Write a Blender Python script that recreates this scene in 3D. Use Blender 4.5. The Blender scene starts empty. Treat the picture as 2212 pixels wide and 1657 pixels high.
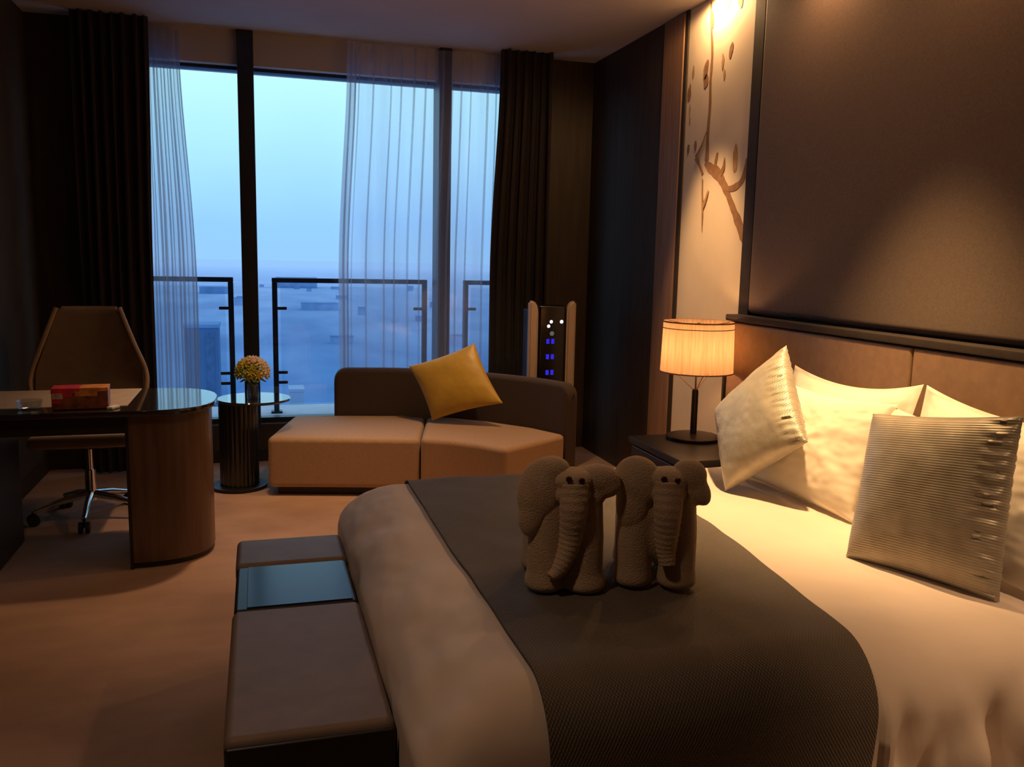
import bpy, bmesh, math, random
from mathutils import Vector, Matrix, noise
random.seed(7)
C = bpy.context.scene.collection
PI = math.pi
R = math.radians

# ------------------------------------------------------------------ materials
def newmat(name):
    m = bpy.data.materials.new(name); m.use_nodes = True
    nt = m.node_tree; nt.nodes.clear()
    out = nt.nodes.new('ShaderNodeOutputMaterial')
    return m, nt, out

def N(nt, t, **kw):
    n = nt.nodes.new(t)
    for k, v in kw.items():
        setattr(n, k, v)
    return n

def pbr(name, col, rough=.6, metal=0., spec=.5, noise_scale=None, noise_amt=.15, bump=0., bump_scale=200.,
        coat=0., sheen=0., emit=None, estr=0., stretch=None, trans=0., detail=4, col2=None):
    m, nt, out = newmat(name)
    b = N(nt, 'ShaderNodeBsdfPrincipled')
    L = nt.links.new
    b.inputs['Base Color'].default_value = (*col, 1)
    b.inputs['Roughness'].default_value = rough
    b.inputs['Metallic'].default_value = metal
    b.inputs['Specular IOR Level'].default_value = spec
    b.inputs['Coat Weight'].default_value = coat
    b.inputs['Sheen Weight'].default_value = sheen
    b.inputs['Transmission Weight'].default_value = trans
    if emit:
        b.inputs['Emission Color'].default_value = (*emit, 1)
        b.inputs['Emission Strength'].default_value = estr
    tc = N(nt, 'ShaderNodeTexCoord')
    mp = N(nt, 'ShaderNodeMapping')
    if stretch: mp.inputs['Scale'].default_value = stretch
    L(tc.outputs['Object'], mp.inputs['Vector'])
    if noise_scale:
        n = N(nt, 'ShaderNodeTexNoise'); n.inputs['Scale'].default_value = noise_scale; n.inputs['Detail'].default_value = detail
        L(mp.outputs[0], n.inputs['Vector'])
        r = N(nt, 'ShaderNodeValToRGB')
        lo = tuple(c*(1-noise_amt) for c in col); hi = tuple(min(1, c*(1+noise_amt)) for c in col)
        if col2: lo = col2; hi = col
        r.color_ramp.elements[0].position = .32; r.color_ramp.elements[1].position = .68
        r.color_ramp.elements[0].color = (*lo, 1); r.color_ramp.elements[1].color = (*hi, 1)
        L(n.outputs['Fac'], r.inputs['Fac']); L(r.outputs['Color'], b.inputs['Base Color'])
    if bump:
        n2 = N(nt, 'ShaderNodeTexNoise'); n2.inputs['Scale'].default_value = bump_scale; n2.inputs['Detail'].default_value = 3
        L(mp.outputs[0], n2.inputs['Vector'])
        bp = N(nt, 'ShaderNodeBump'); bp.inputs['Strength'].default_value = bump; bp.inputs['Distance'].default_value = .01
        L(n2.outputs['Fac'], bp.inputs['Height']); L(bp.outputs['Normal'], b.inputs['Normal'])
    L(b.outputs[0], out.inputs['Surface'])
    return m

def rib_mat(name, col, col2, freq_u, freq_v, rough=.35, metal=.35, bump=.35, amt=.5):
    """woven cloth: fine ribs laid out in the cloth's own UV directions"""
    m, nt, out = newmat(name); L = nt.links.new
    b = N(nt, 'ShaderNodeBsdfPrincipled'); b.inputs['Roughness'].default_value = rough; b.inputs['Metallic'].default_value = metal
    b.inputs['Sheen Weight'].default_value = .2
    tc = N(nt, 'ShaderNodeTexCoord'); sx = N(nt, 'ShaderNodeSeparateXYZ'); L(tc.outputs['UV'], sx.inputs[0])
    def wave(sock, f):
        mu = N(nt, 'ShaderNodeMath', operation='MULTIPLY'); mu.inputs[1].default_value = f*2*PI; L(sock, mu.inputs[0])
        s = N(nt, 'ShaderNodeMath', operation='SINE'); L(mu.outputs[0], s.inputs[0])
        return s.outputs[0]
    w = wave(sx.outputs['Y'], freq_v) if freq_v else wave(sx.outputs['X'], freq_u)
    if freq_u and freq_v:
        w2 = wave(sx.outputs['X'], freq_u)
        ml = N(nt, 'ShaderNodeMath', operation='MULTIPLY'); L(w, ml.inputs[0]); L(w2, ml.inputs[1]); w = ml.outputs[0]
    mr = N(nt, 'ShaderNodeMapRange'); mr.inputs['From Min'].default_value = -1; mr.inputs['From Max'].default_value = 1
    L(w, mr.inputs['Value'])
    n = N(nt, 'ShaderNodeTexNoise'); n.inputs['Scale'].default_value = 6; L(tc.outputs['UV'], n.inputs['Vector'])
    mx = N(nt, 'ShaderNodeMath', operation='MULTIPLY'); L(mr.outputs[0], mx.inputs[0]); mx.inputs[1].default_value = amt
    ad = N(nt, 'ShaderNodeMath', operation='ADD'); L(mx.outputs[0], ad.inputs[0]); L(n.outputs['Fac'], ad.inputs[1])
    rp = N(nt, 'ShaderNodeValToRGB'); rp.color_ramp.elements[0].position = .35; rp.color_ramp.elements[1].position = 1.0
    rp.color_ramp.elements[0].color = (*col2, 1); rp.color_ramp.elements[1].color = (*col, 1)
    L(ad.outputs[0], rp.inputs[0]); L(rp.outputs[0], b.inputs['Base Color'])
    bp = N(nt, 'ShaderNodeBump'); bp.inputs['Strength'].default_value = bump; bp.inputs['Distance'].default_value = .003
    L(mr.outputs[0], bp.inputs['Height']); L(bp.outputs[0], b.inputs['Normal'])
    L(b.outputs[0], out.inputs[0])
    return m

def glass_mat(name, tint=(.93, .97, 1.), gloss=.05):
    m, nt, out = newmat(name); L = nt.links.new
    t = N(nt, 'ShaderNodeBsdfTransparent'); t.inputs[0].default_value = (*tint, 1)
    g = N(nt, 'ShaderNodeBsdfGlossy'); g.inputs['Roughness'].default_value = .02
    mx = N(nt, 'ShaderNodeMixShader'); mx.inputs[0].default_value = gloss
    L(t.outputs[0], mx.inputs[1]); L(g.outputs[0], mx.inputs[2]); L(mx.outputs[0], out.inputs[0])
    return m

def sheer_mat(name, col, opacity):
    m, nt, out = newmat(name); L = nt.links.new
    t = N(nt, 'ShaderNodeBsdfTransparent')
    d = N(nt, 'ShaderNodeBsdfDiffuse'); d.inputs[0].default_value = (*col, 1)
    tl = N(nt, 'ShaderNodeBsdfTranslucent'); tl.inputs[0].default_value = (*col, 1)
    a = N(nt, 'ShaderNodeMixShader'); a.inputs[0].default_value = .55
    L(d.outputs[0], a.inputs[1]); L(tl.outputs[0], a.inputs[2])
    tc = N(nt, 'ShaderNodeTexCoord'); n = N(nt, 'ShaderNodeTexNoise'); n.inputs['Scale'].default_value = 9
    mp = N(nt, 'ShaderNodeMapping'); mp.inputs['Scale'].default_value = (1, 1, .05)
    L(tc.outputs['Object'], mp.inputs[0]); L(mp.outputs[0], n.inputs['Vector'])
    mr = N(nt, 'ShaderNodeMapRange'); mr.inputs['From Min'].default_value = .3; mr.inputs['From Max'].default_value = .7
    mr.inputs['To Min'].default_value = opacity-.08; mr.inputs['To Max'].default_value = opacity+.08
    L(n.outputs['Fac'], mr.inputs['Value'])
    mx = N(nt, 'ShaderNodeMixShader'); L(mr.outputs[0], mx.inputs[0])
    L(t.outputs[0], mx.inputs[1]); L(a.outputs[0], mx.inputs[2]); L(mx.outputs[0], out.inputs[0])
    return m

def shade_mat(name, col):
    m, nt, out = newmat(name); L = nt.links.new
    d = N(nt, 'ShaderNodeBsdfDiffuse'); tl = N(nt, 'ShaderNodeBsdfTranslucent')
    tc = N(nt, 'ShaderNodeTexCoord'); mp = N(nt, 'ShaderNodeMapping'); mp.inputs['Scale'].default_value = (60, 60, 2.5)
    n = N(nt, 'ShaderNodeTexNoise'); n.inputs['Scale'].default_value = 1.5; n.inputs['Detail'].default_value = 4
    L(tc.outputs['Object'], mp.inputs[0]); L(mp.outputs[0], n.inputs['Vector'])
    rp = N(nt, 'ShaderNodeValToRGB'); rp.color_ramp.elements[0].color = (col[0]*.75, col[1]*.7, col[2]*.65, 1)
    rp.color_ramp.elements[1].color = (*col, 1); rp.color_ramp.elements[0].position = .3; rp.color_ramp.elements[1].position = .65
    L(n.outputs['Fac'], rp.inputs[0]); L(rp.outputs[0], d.inputs[0]); L(rp.outputs[0], tl.inputs[0])
    mx = N(nt, 'ShaderNodeMixShader'); mx.inputs[0].default_value = .6
    L(d.outputs[0], mx.inputs[1]); L(tl.outputs[0], mx.inputs[2]); L(mx.outputs[0], out.inputs[0])
    return m

def emit_mat(name, col, s):
    m, nt, out = newmat(name); e = N(nt, 'ShaderNodeEmission'); e.inputs[0].default_value = (*col, 1); e.inputs[1].default_value = s
    nt.links.new(e.outputs[0], out.inputs[0]); return m

M = {}
M['ceiling'] = pbr('ceiling_paint', (.56, .52, .50), .9, noise_scale=1.2, noise_amt=.05)
M['wall_dark'] = pbr('dark_wood_wall', (.055, .037, .025), .55, noise_scale=3, noise_amt=.25, stretch=(8, 8, .6))
M['wall_brown'] = pbr('brown_wall_covering', (.17, .115, .08), .6, noise_scale=60, noise_amt=.12)
M['wall_left'] = pbr('left_wall_covering', (.055, .046, .032), .7, noise_scale=5, noise_amt=.2)
M['carpet'] = pbr('carpet', (.53, .345, .245), .95, noise_scale=1.6, bump=.35, bump_scale=350, detail=7, col2=(.34, .215, .15), stretch=(1, 1.8, 1))
M['alu'] = pbr('dark_window_metal', (.03, .035, .05), .4, metal=.3, noise_scale=20, noise_amt=.1)
M['rail'] = pbr('railing_metal', (.02, .03, .045), .4, metal=.4, noise_scale=20, noise_amt=.1)
M['glass'] = glass_mat('window_glass')
M['clear_glass'] = glass_mat('clear_glass', (.9, .93, .95), .14)
M['rail_glass'] = glass_mat('railing_glass', (.9, .95, .97), .03)
M['sheer'] = sheer_mat('sheer_cloth', (.70, .69, .80), .28)
M['sheer_dense'] = sheer_mat('dense_sheer_cloth', (.66, .63, .70), .45)
M['drape'] = pbr('dark_drape_cloth', (.022, .016, .017), .9, noise_scale=40, noise_amt=.15, sheen=.1)
M['ledge'] = pbr('pale_ledge_stone', (.62, .68, .74), .6, noise_scale=6, noise_amt=.08)
M['art'] = pbr('art_panel_paper', (.74, .64, .50), .7, noise_scale=3, noise_amt=.06)
M['branch'] = pbr('branch_paint', (.30, .165, .085), .8, noise_scale=30, noise_amt=.2)
M['branch_pale'] = pbr('pale_branch_paint', (.46, .27, .13), .8, noise_scale=30, noise_amt=.2)
M['trim_dark'] = pbr('dark_trim', (.030, .020, .014), .75, noise_scale=20, noise_amt=.2)
M['strip_wood'] = pbr('brown_wood_strip', (.30, .175, .10), .5, noise_scale=4, noise_amt=.2, stretch=(10, 10, .5))
M['panel'] = pbr('padded_panel_cloth', (.17, .125, .098), .75, noise_scale=150, noise_amt=.12, bump=.1, bump_scale=400)
M['headboard'] = pbr('headboard_leather', (.29, .18, .11), .5, noise_scale=25, noise_amt=.1, bump=.05, bump_scale=300)
M['linen'] = pbr('white_linen', (.82, .76, .66), .8, noise_scale=5, noise_amt=.03, sheen=.1)
M['duvet'] = pbr('duvet_linen', (.76, .66, .585), .8, noise_scale=3, noise_amt=.06, sheen=.1, bump=.15, bump_scale=14)
M['silver'] = rib_mat('silver_cushion_cloth', (.50, .45, .37), (.30, .265, .21), 0, 64, .42, .25, .25, .25)
M['silver_check'] = rib_mat('silver_check_cloth', (.54, .50, .41), (.34, .31, .25), 55, 55, .42, .2, .3, .3)
M['runner'] = rib_mat('runner_cloth', (.135, .112, .09), (.065, .054, .044), 95, 230, .75, 0., .8, .9)
M['mattress'] = pbr('mattress_cloth', (.7, .65, .6), .8, noise_scale=20, noise_amt=.05)
M['towel'] = pbr('terry_towel', (.56, .43, .31), .95, noise_scale=30, noise_amt=.06, bump=.5, bump_scale=260, sheen=.2)
M['eye'] = pbr('eye_bead', (.045, .012, .008), .18, noise_scale=40, noise_amt=.1)
M['bench_leather'] = pbr('bench_leather', (.21, .155, .13), .55, 0., .3, noise_scale=12, noise_amt=.08, bump=.06, bump_scale=260)
M['bench_side'] = pbr('bench_side_leather', (.19, .105, .055), .5, noise_scale=12, noise_amt=.1)
M['black_gloss'] = pbr('black_gloss', (.012, .011, .012), .07, noise_scale=10, noise_amt=.1, coat=.6)
M['black'] = pbr('black_lacquer', (.014, .011, .010), .4, noise_scale=20, noise_amt=.1)
M['tray'] = pbr('glossy_tray_wood', (.010, .016, .034), .18, noise_scale=5, noise_amt=.2, spec=.22)  # blue of the reflected sky put into base colour and specular tint
M['sofa'] = pbr('tan_sofa_cloth', (.44, .29, .175), .85, noise_scale=120, noise_amt=.08, bump=.15, bump_scale=350, sheen=.15)
M['sofa_back'] = pbr('dark_sofa_cloth', (.055, .036, .028), .9, noise_scale=120, noise_amt=.12, sheen=.1)
M['yellow'] = pbr('yellow_satin', (.55, .36, .045), .42, noise_scale=8, noise_amt=.1, sheen=.3, bump=.02, bump_scale=60)
M['desk_wood'] = pbr('desk_walnut', (.115, .062, .034), .36, noise_scale=4, noise_amt=.25, stretch=(9, 9, .5), coat=.2)
M['desk_dark'] = pbr('desk_dark_wood', (.022, .015, .012), .4, noise_scale=6, noise_amt=.2)
M['desk_gloss'] = pbr('desk_gloss_top', (.03, .024, .021), .1, noise_scale=6, noise_amt=.2, coat=.7)
M['pad'] = pbr('desk_pad_leather', (.48, .37, .25), .6, noise_scale=15, noise_amt=.08)
M['chair'] = pbr('chair_leather', (.15, .10, .068), .55, noise_scale=15, noise_amt=.1, bump=.05, bump_scale=200)
M['chair_edge'] = pbr('chair_edge_leather', (.30, .205, .13), .5, noise_scale=15, noise_amt=.1)
M['chrome'] = pbr('chrome', (.75, .75, .76), .12, metal=1., noise_scale=30, noise_amt=.05)
M['rubber'] = pbr('rubber', (.012, .012, .012), .6, noise_scale=30, noise_amt=.1)
M['flute'] = pbr('fluted_dark_lacquer', (.016, .014, .015), .25, noise_scale=20, noise_amt=.1, coat=.3)
M['leaf'] = pbr('leaf_green', (.10, .17, .035), .6, noise_scale=40, noise_amt=.3)
M['fl_yellow'] = pbr('yellow_petal', (.66, .54, .08), .7, noise_scale=60, noise_amt=.2)
M['fl_cream'] = pbr('cream_petal', (.80, .70, .50), .7, noise_scale=60, noise_amt=.1)
M['fl_pink'] = pbr('pink_petal', (.78, .47, .40), .7, noise_scale=60, noise_amt=.1)
M['fl_green'] = pbr('lime_petal', (.42, .45, .06), .7, noise_scale=60, noise_amt=.2)
M['box_red'] = pbr('red_print', (.62, .035, .06), .45, noise_scale=25, noise_amt=.25)
M['box_orange'] = pbr('orange_print', (.80, .30, .06), .45, noise_scale=18, noise_amt=.35)
M['box_brown'] = pbr('brown_print', (.24, .075, .03), .45, noise_scale=30, noise_amt=.4)
M['box_pale'] = pbr('pale_print', (.62, .42, .36), .45, noise_scale=30, noise_amt=.3)
M['white_plastic'] = pbr('white_plastic', (.44, .34, .255), .35, noise_scale=10, noise_amt=.04)
M['black_glass'] = pbr('black_glass_front', (.006, .006, .007), .15, noise_scale=10, noise_amt=.1)
M['led_blue'] = emit_mat('blue_led', (.04, .03, .9), .75)
M['led_white'] = emit_mat('white_led', (.95, .95, 1.), 1.1)
M['led_dim'] = emit_mat('dim_led', (.35, .37, .33), .3)
M['shade'] = shade_mat('lamp_shade_cloth', (.86, .66, .46))
M['shade_band'] = pbr('shade_band', (.30, .14, .07), .7, noise_scale=40, noise_amt=.1)
M['lamp_metal'] = pbr('dark_bronze', (.045, .03, .022), .4, metal=.6, noise_scale=40, noise_amt=.2)
M['brass'] = pbr('thin_brass', (.35, .2, .08), .4, metal=.8, noise_scale=40, noise_amt=.1)
M['bulb'] = emit_mat('bulb_glow', (1., .48, .18), 100.)
M['sachet'] = pbr('white_paper', (.85, .82, .75), .5, noise_scale=30, noise_amt=.05)
for _n in M['tray'].node_tree.nodes:
    if _n.type == 'BSDF_PRINCIPLED': _n.inputs['Specular Tint'].default_value = (.62, .66, 1., 1)
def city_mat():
    m, nt, out = newmat('haze_tinted_city_ground'); L = nt.links.new
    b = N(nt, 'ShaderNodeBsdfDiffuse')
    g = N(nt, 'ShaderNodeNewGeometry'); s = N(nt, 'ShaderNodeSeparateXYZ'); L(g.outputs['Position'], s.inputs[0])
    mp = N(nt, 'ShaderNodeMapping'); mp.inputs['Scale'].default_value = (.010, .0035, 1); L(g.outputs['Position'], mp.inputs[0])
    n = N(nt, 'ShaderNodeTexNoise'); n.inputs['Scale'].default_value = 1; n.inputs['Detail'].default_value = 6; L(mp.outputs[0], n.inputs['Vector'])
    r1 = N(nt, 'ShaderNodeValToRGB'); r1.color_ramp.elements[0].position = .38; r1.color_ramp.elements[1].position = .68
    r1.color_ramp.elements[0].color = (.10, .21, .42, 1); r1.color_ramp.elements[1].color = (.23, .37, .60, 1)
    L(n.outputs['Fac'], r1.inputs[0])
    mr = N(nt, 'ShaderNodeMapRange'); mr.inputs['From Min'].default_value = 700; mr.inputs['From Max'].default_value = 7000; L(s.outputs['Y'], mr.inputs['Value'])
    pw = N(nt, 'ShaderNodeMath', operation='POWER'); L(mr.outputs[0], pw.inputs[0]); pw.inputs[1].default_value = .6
    mx = N(nt, 'ShaderNodeMix', data_type='RGBA'); L(pw.outputs[0], mx.inputs['Factor']); L(r1.outputs[0], mx.inputs[6]); mx.inputs[7].default_value = (.74, .80, .99, 1)  # distance haze mixed into the ground colour, paler farther out
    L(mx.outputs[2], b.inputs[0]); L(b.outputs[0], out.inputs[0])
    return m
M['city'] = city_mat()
M['tower'] = pbr('hazy_tower', (.07, .15, .31), .8, noise_scale=.05, noise_amt=.1)  # haze is put into the flat blue colours of the distant buildings
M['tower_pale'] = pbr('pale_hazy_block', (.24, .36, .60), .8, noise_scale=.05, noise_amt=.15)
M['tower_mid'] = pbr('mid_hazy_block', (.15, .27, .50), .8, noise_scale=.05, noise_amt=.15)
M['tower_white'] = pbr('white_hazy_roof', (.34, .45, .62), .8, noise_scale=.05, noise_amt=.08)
M['tower_glass'] = pbr('hazy_tower_windows', (.055, .13, .28), .4, noise_scale=.5, noise_amt=.2)

# ------------------------------------------------------------------ object helpers
ORG = {}
def thing(name, label, cat, loc=(0, 0, 0), group=None):
    o = bpy.data.objects.new(name, None); C.objects.link(o); o.location = loc
    o.empty_display_size = .05
    o['label'] = label; o['category'] = cat
    if group: o['group'] = group
    ORG[o.name] = Vector(loc); return o

def tag(o, label, cat, group=None):
    o['label'] = label; o['category'] = cat
    if group: o['group'] = group
    return o

def obj(name, bm, mat, parent=None, smooth=True, angle=40, label=None):
    """link bm (authored in room coordinates) as one mesh object"""
    me = bpy.data.meshes.new(name)
    bmesh.ops.recalc_face_normals(bm, faces=bm.faces)
    bm.to_mesh(me); bm.free()
    return obj_me(name, me, mat, parent, smooth, angle, label)

def obj_me(name, me, mat, parent=None, smooth=True, angle=40, label=None):
    if mat: me.materials.clear(); me.materials.append(mat)
    o = bpy.data.objects.new(name, me); C.objects.link(o)
    if parent is not None:
        org = ORG[parent.name]
    else:
        # origin at the foot of the mesh
        zs = min(v.co.z for v in me.vertices); n = len(me.vertices)
        cx = sum(v.co.x for v in me.vertices)/n; cy = sum(v.co.y for v in me.vertices)/n
        org = Vector((cx, cy, zs)); o.location = org
    me.transform(Matrix.Translation(-org))
    ORG[o.name] = org
    if parent is not None: o.parent = parent
    if smooth:
        me.shade_smooth()
        try: me.set_sharp_from_angle(angle=R(angle))
        except Exception: pass
    if smooth and angle <= 60 and len(me.polygons) < 4000:
        wn = o.modifiers.new('even_normals', 'WEIGHTED_NORMAL'); wn.keep_sharp = True
    if label: o['label'] = label
    return o

def struct(name, bm, mat, parent=None, smooth=False):
    o = obj(name, bm, mat, parent, smooth=smooth)
    if parent is None: o['kind'] = 'structure'
    return o

def BM(): return bmesh.new()

def box(bm, x0, x1, y0, y1, z0, z1, bev=0., seg=3, mat=None):
    r = bmesh.ops.create_cube(bm, size=1)
    vs = r['verts']
    for v in vs:
        v.co = Vector((x0+(v.co.x+.5)*(x1-x0), y0+(v.co.y+.5)*(y1-y0), z0+(v.co.z+.5)*(z1-z0)))
    if mat: bmesh.ops.transform(bm, matrix=mat, verts=vs)
    if bev:
        es = list({e for v in vs for e in v.link_edges})
        bmesh.ops.bevel(bm, geom=es, offset=bev, segments=seg, affect='EDGES', profile=.5, clamp_overlap=True)
    return bm

def prism(bm, pts, z0, z1, bev=0., seg=3, bev_sel='all'):
    vb = [bm.verts.new((p[0], p[1], z0)) for p in pts]
    f = bm.faces.new(vb)
    r = bmesh.ops.extrude_face_region(bm, geom=[f])
    vt = [g for g in r['geom'] if isinstance(g, bmesh.types.BMVert)]
    for v in vt: v.co.z = z1
    if bev:
        allv = vb+vt
        es = list({e for v in allv for e in v.link_edges})
        if bev_sel == 'flat':
            es = [e for e in es if abs(e.verts[0].co.z-e.verts[1].co.z) < 1e-6]
        elif bev_sel == 'top':
            es = [e for e in es if abs(e.verts[0].co.z-z1) < 1e-6 and abs(e.verts[1].co.z-z1) < 1e-6]
        bmesh.ops.bevel(bm, geom=es, offset=bev, segments=seg, affect='EDGES', profile=.5, clamp_overlap=True)
    return bm

def lathe(bm, prof, cx=0, cy=0, seg=48, close=True):
    """prof: list of (r, z)"""
    rings = []
    for r, z in prof:
        rings.append([bm.verts.new((cx+max(r, 1e-4)*math.cos(2*PI*k/seg), cy+max(r, 1e-4)*math.sin(2*PI*k/seg), z)) for k in range(seg)])
    for a, b in zip(rings, rings[1:]):
        for k in range(seg):
            bm.faces.new((a[k], a[(k+1) % seg], b[(k+1) % seg], b[k]))
    if close:
        bm.faces.new(rings[0][::-1]); bm.faces.new(rings[-1])
    return bm

def tube(bm, pts, rad, seg=10, caps=True):
    """tube through 3-D points, rad scalar or list"""
    pts = [Vector(p) for p in pts]; n = len(pts)
    rr = rad if isinstance(rad, (list, tuple)) else [rad]*n
    rings = []; up = None
    for i, p in enumerate(pts):
        t = (pts[min(i+1, n-1)]-pts[max(i-1, 0)]).normalized()
        if up is None:
            up = Vector((0, 0, 1)) if abs(t.z) < .9 else Vector((1, 0, 0))
        a = t.cross(up).normalized(); b = a.cross(t).normalized(); up = b
        rings.append([bm.verts.new(p+rr[i]*(math.cos(2*PI*k/seg)*a+math.sin(2*PI*k/seg)*b)) for k in range(seg)])
    for A, B in zip(rings, rings[1:]):
        for k in range(seg):
            bm.faces.new((A[k], A[(k+1) % seg], B[(k+1) % seg], B[k]))
    if caps:
        bm.faces.new(rings[0][::-1]); bm.faces.new(rings[-1])
    return bm

def ell(bm, c, r, rot=None, sub=3):
    s = bmesh.ops.create_icosphere(bm, subdivisions=sub, radius=1)
    m = Matrix.Translation(Vector(c)) @ (rot.to_4x4() if rot else Matrix.Identity(4)) @ Matrix.Diagonal((*r, 1))
    bmesh.ops.transform(bm, matrix=m, verts=s['verts'])
    return bm

def catmull(pts, n=8):
    pts = [Vector(p) for p in pts]; out = []
    P = [pts[0]*2-pts[1]]+pts+[pts[-1]*2-pts[-2]]
    for i in range(1, len(P)-2):
        a, b, c, d = P[i-1:i+3]
        for k in range(n):
            t = k/n
            out.append(.5*((2*b)+(c-a)*t+(2*a-5*b+4*c-d)*t*t+(3*b-a-3*c+d)*t**3))
    out.append(pts[-1]); return out

def grid_mesh(name, nu, nv, fn, uv=None):
    """surface fn(i/nu, j/nv) -> Vector, with UVs"""
    me = bpy.data.meshes.new(name)
    vs = [fn(i/nu, j/nv) for j in range(nv+1) for i in range(nu+1)]
    fs = [(j*(nu+1)+i, j*(nu+1)+i+1, (j+1)*(nu+1)+i+1, (j+1)*(nu+1)+i) for j in range(nv) for i in range(nu)]
    me.from_pydata(vs, [], fs)
    ul = me.uv_layers.new(name='UVMap')
    for p in me.polygons:
        for li in p.loop_indices:
            vi = me.loops[li].vertex_index
            u, v = (vi % (nu+1))/nu, (vi//(nu+1))/nv
            ul.data[li].uv = uv(u, v) if uv else (u, v)
    me.update(); return me

def remesh(bm, voxel=.006, smooth=6, factor=.5):
    """fuse overlapping closed shapes into one continuous surface"""
    me = bpy.data.meshes.new('fuse'); bm.to_mesh(me); bm.free()
    o = bpy.data.objects.new('fuse', me); C.objects.link(o)
    r = o.modifiers.new('r', 'REMESH'); r.mode = 'VOXEL'; r.voxel_size = voxel
    s = o.modifiers.new('s', 'SMOOTH'); s.iterations = smooth; s.factor = factor
    dg = bpy.context.evaluated_depsgraph_get(); dg.update()
    res = bpy.data.meshes.new_from_object(o.evaluated_get(dg))
    bpy.data.objects.remove(o); bpy.data.meshes.remove(me)
    return res

def nz(x, y, z=0., s=1.): return noise.noise(Vector((x*s, y*s, z*s)))
def sstep(a, b, x):
    if b < a: return 1-sstep(b, a, x)
    t = max(0, min(1, (x-a)/(b-a))); return t*t*(3-2*t)

# ------------------------------------------------------------------ camera
f_px = 1855.; pitch = R(8.22); roll = R(1.2); yaw = R(16.5); CZ = 1.45
F = Vector((math.sin(yaw)*math.cos(pitch), math.cos(yaw)*math.cos(pitch), -math.sin(pitch)))
Rt = F.cross(Vector((0, 0, 1))).normalized(); U = Rt.cross(F)
c, s = math.cos(roll), math.sin(roll)
R2 = c*Rt+s*U; U2 = -s*Rt+c*U
cam = bpy.data.cameras.new('camera'); cam.sensor_width = 36; cam.sensor_fit = 'HORIZONTAL'; cam.lens = f_px/2212*36
cam.clip_start = .05; cam.clip_end = 30000
co = bpy.data.objects.new('camera', cam); C.objects.link(co)
mw = Matrix((( R2.x, U2.x, -F.x, 0), (R2.y, U2.y, -F.y, 0), (R2.z, U2.z, -F.z, CZ), (0, 0, 0, 1)))
co.matrix_world = mw
bpy.context.scene.camera = co

# ------------------------------------------------------------------ room shell
XL, XR, YF, YW, ZC = -1.36, 2.42, -2.2, 6.2, 2.9
b = BM(); box(b, XL-.2, XR+.3, YF-.2, YW+.12, -.2, 0); struct('floor', b, M['carpet'])
b = BM(); box(b, XL-.2, XR+.3, YF-.2, YW+.35, ZC, ZC+.2); struct('ceiling', b, M['ceiling'])
b = BM(); box(b, XL-.2, XL, YF-.2, YW+.3, 0, ZC); struct('wall_left', b, M['wall_left'])
b = BM(); box(b, XR+.04, XR+.3, YF-.2, YW+.3, 0, ZC); struct('wall_right', b, M['wall_brown'])
b = BM(); box(b, XL, XR+.04, YF-.2, YF, 0, ZC); struct('wall_front', b, M['wall_brown'])
WX0, WX1, WZ0, WZ1 = -.92, 1.98, .265, 2.685
b = BM(); box(b, XL, WX0, YW, YW+.3, 0, ZC); box(b, WX1, XR+.04, YW, YW+.3, 0, ZC); box(b, WX0, WX1, YW, YW+.12, 0, WZ0)
struct('wall_back', b, M['wall_dark'])
b = BM(); box(b, WX0, WX1, YW-.01, YW+.3, WZ1, ZC); struct('trim_1', b, M['ceiling'])
# window: frame, mullions, panes
b = BM(); box(b, WX0, WX1, YW+.06, YW+.14, WZ1-.022, WZ1); box(b, WX0, WX0+.05, YW+.06, YW+.14, WZ0, WZ1-.022)
box(b, WX1-.05, WX1, YW+.06, YW+.14, WZ0, WZ1-.022); box(b, WX0+.05, WX1-.05, YW+.06, YW+.14, WZ0, WZ0+.035)
win = struct('window_1', b, M['alu'])
for x, w in ((-.053, .052), (1.29, .045)):
    b = BM(); box(b, x-w, x+w, YW-.06, YW+.16, WZ0, ZC-.001, .006, 2); obj('mullion', b, M['alu'], win)
for x0, x1 in ((WX0+.05, -.105), (-.001, 1.245), (1.335, WX1-.05)):
    b = BM(); box(b, x0, x1, YW+.095, YW+.105, WZ0+.035, WZ1-.022); obj('pane', b, M['glass'], win)
# right wall cladding
b = BM(); box(b, XR, XR+.05, 5.03, YW, 0, ZC, .004, 1); struct('wall_panel_dark', b, M['wall_dark'])
b = BM(); box(b, XR-.005, XR+.05, 4.765, 5.03, 0, ZC, .004, 1); struct('trim_2', b, M['strip_wood'])
b = BM(); box(b, XR+.0, XR+.05, 4.725, 4.765, 0, ZC, .003, 1); struct('trim_3', b, M['trim_dark'])
b = BM(); box(b, XR-.01, XR+.05, 3.90, 3.995, 0, ZC, .003, 1); struct('trim_4', b, M['trim_dark'])
b = BM(); box(b, XL, XL+.012, YF, YW, 0, .1, .003, 1); struct('baseboard_left', b, M['trim_dark'])
b = BM(); box(b, WX0, WX1, YW-.012, YW, 0, .09, .003, 1); struct('baseboard_back', b, M['trim_dark'])

# art panel with painted branch (flat relief)
AY0, AY1 = 3.995, 4.725
art = thing('wall_art_panel', 'tall pale wall art panel painted with a brown branch, behind the table lamp', 'wall art', (XR+.02, (AY0+AY1)/2, 0))
b = BM(); box(b, XR+.01, XR+.05, AY0, AY1, .02, ZC-.002); obj('panel', b, M['art'], art, smooth=False)
ax = XR+.0085
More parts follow.
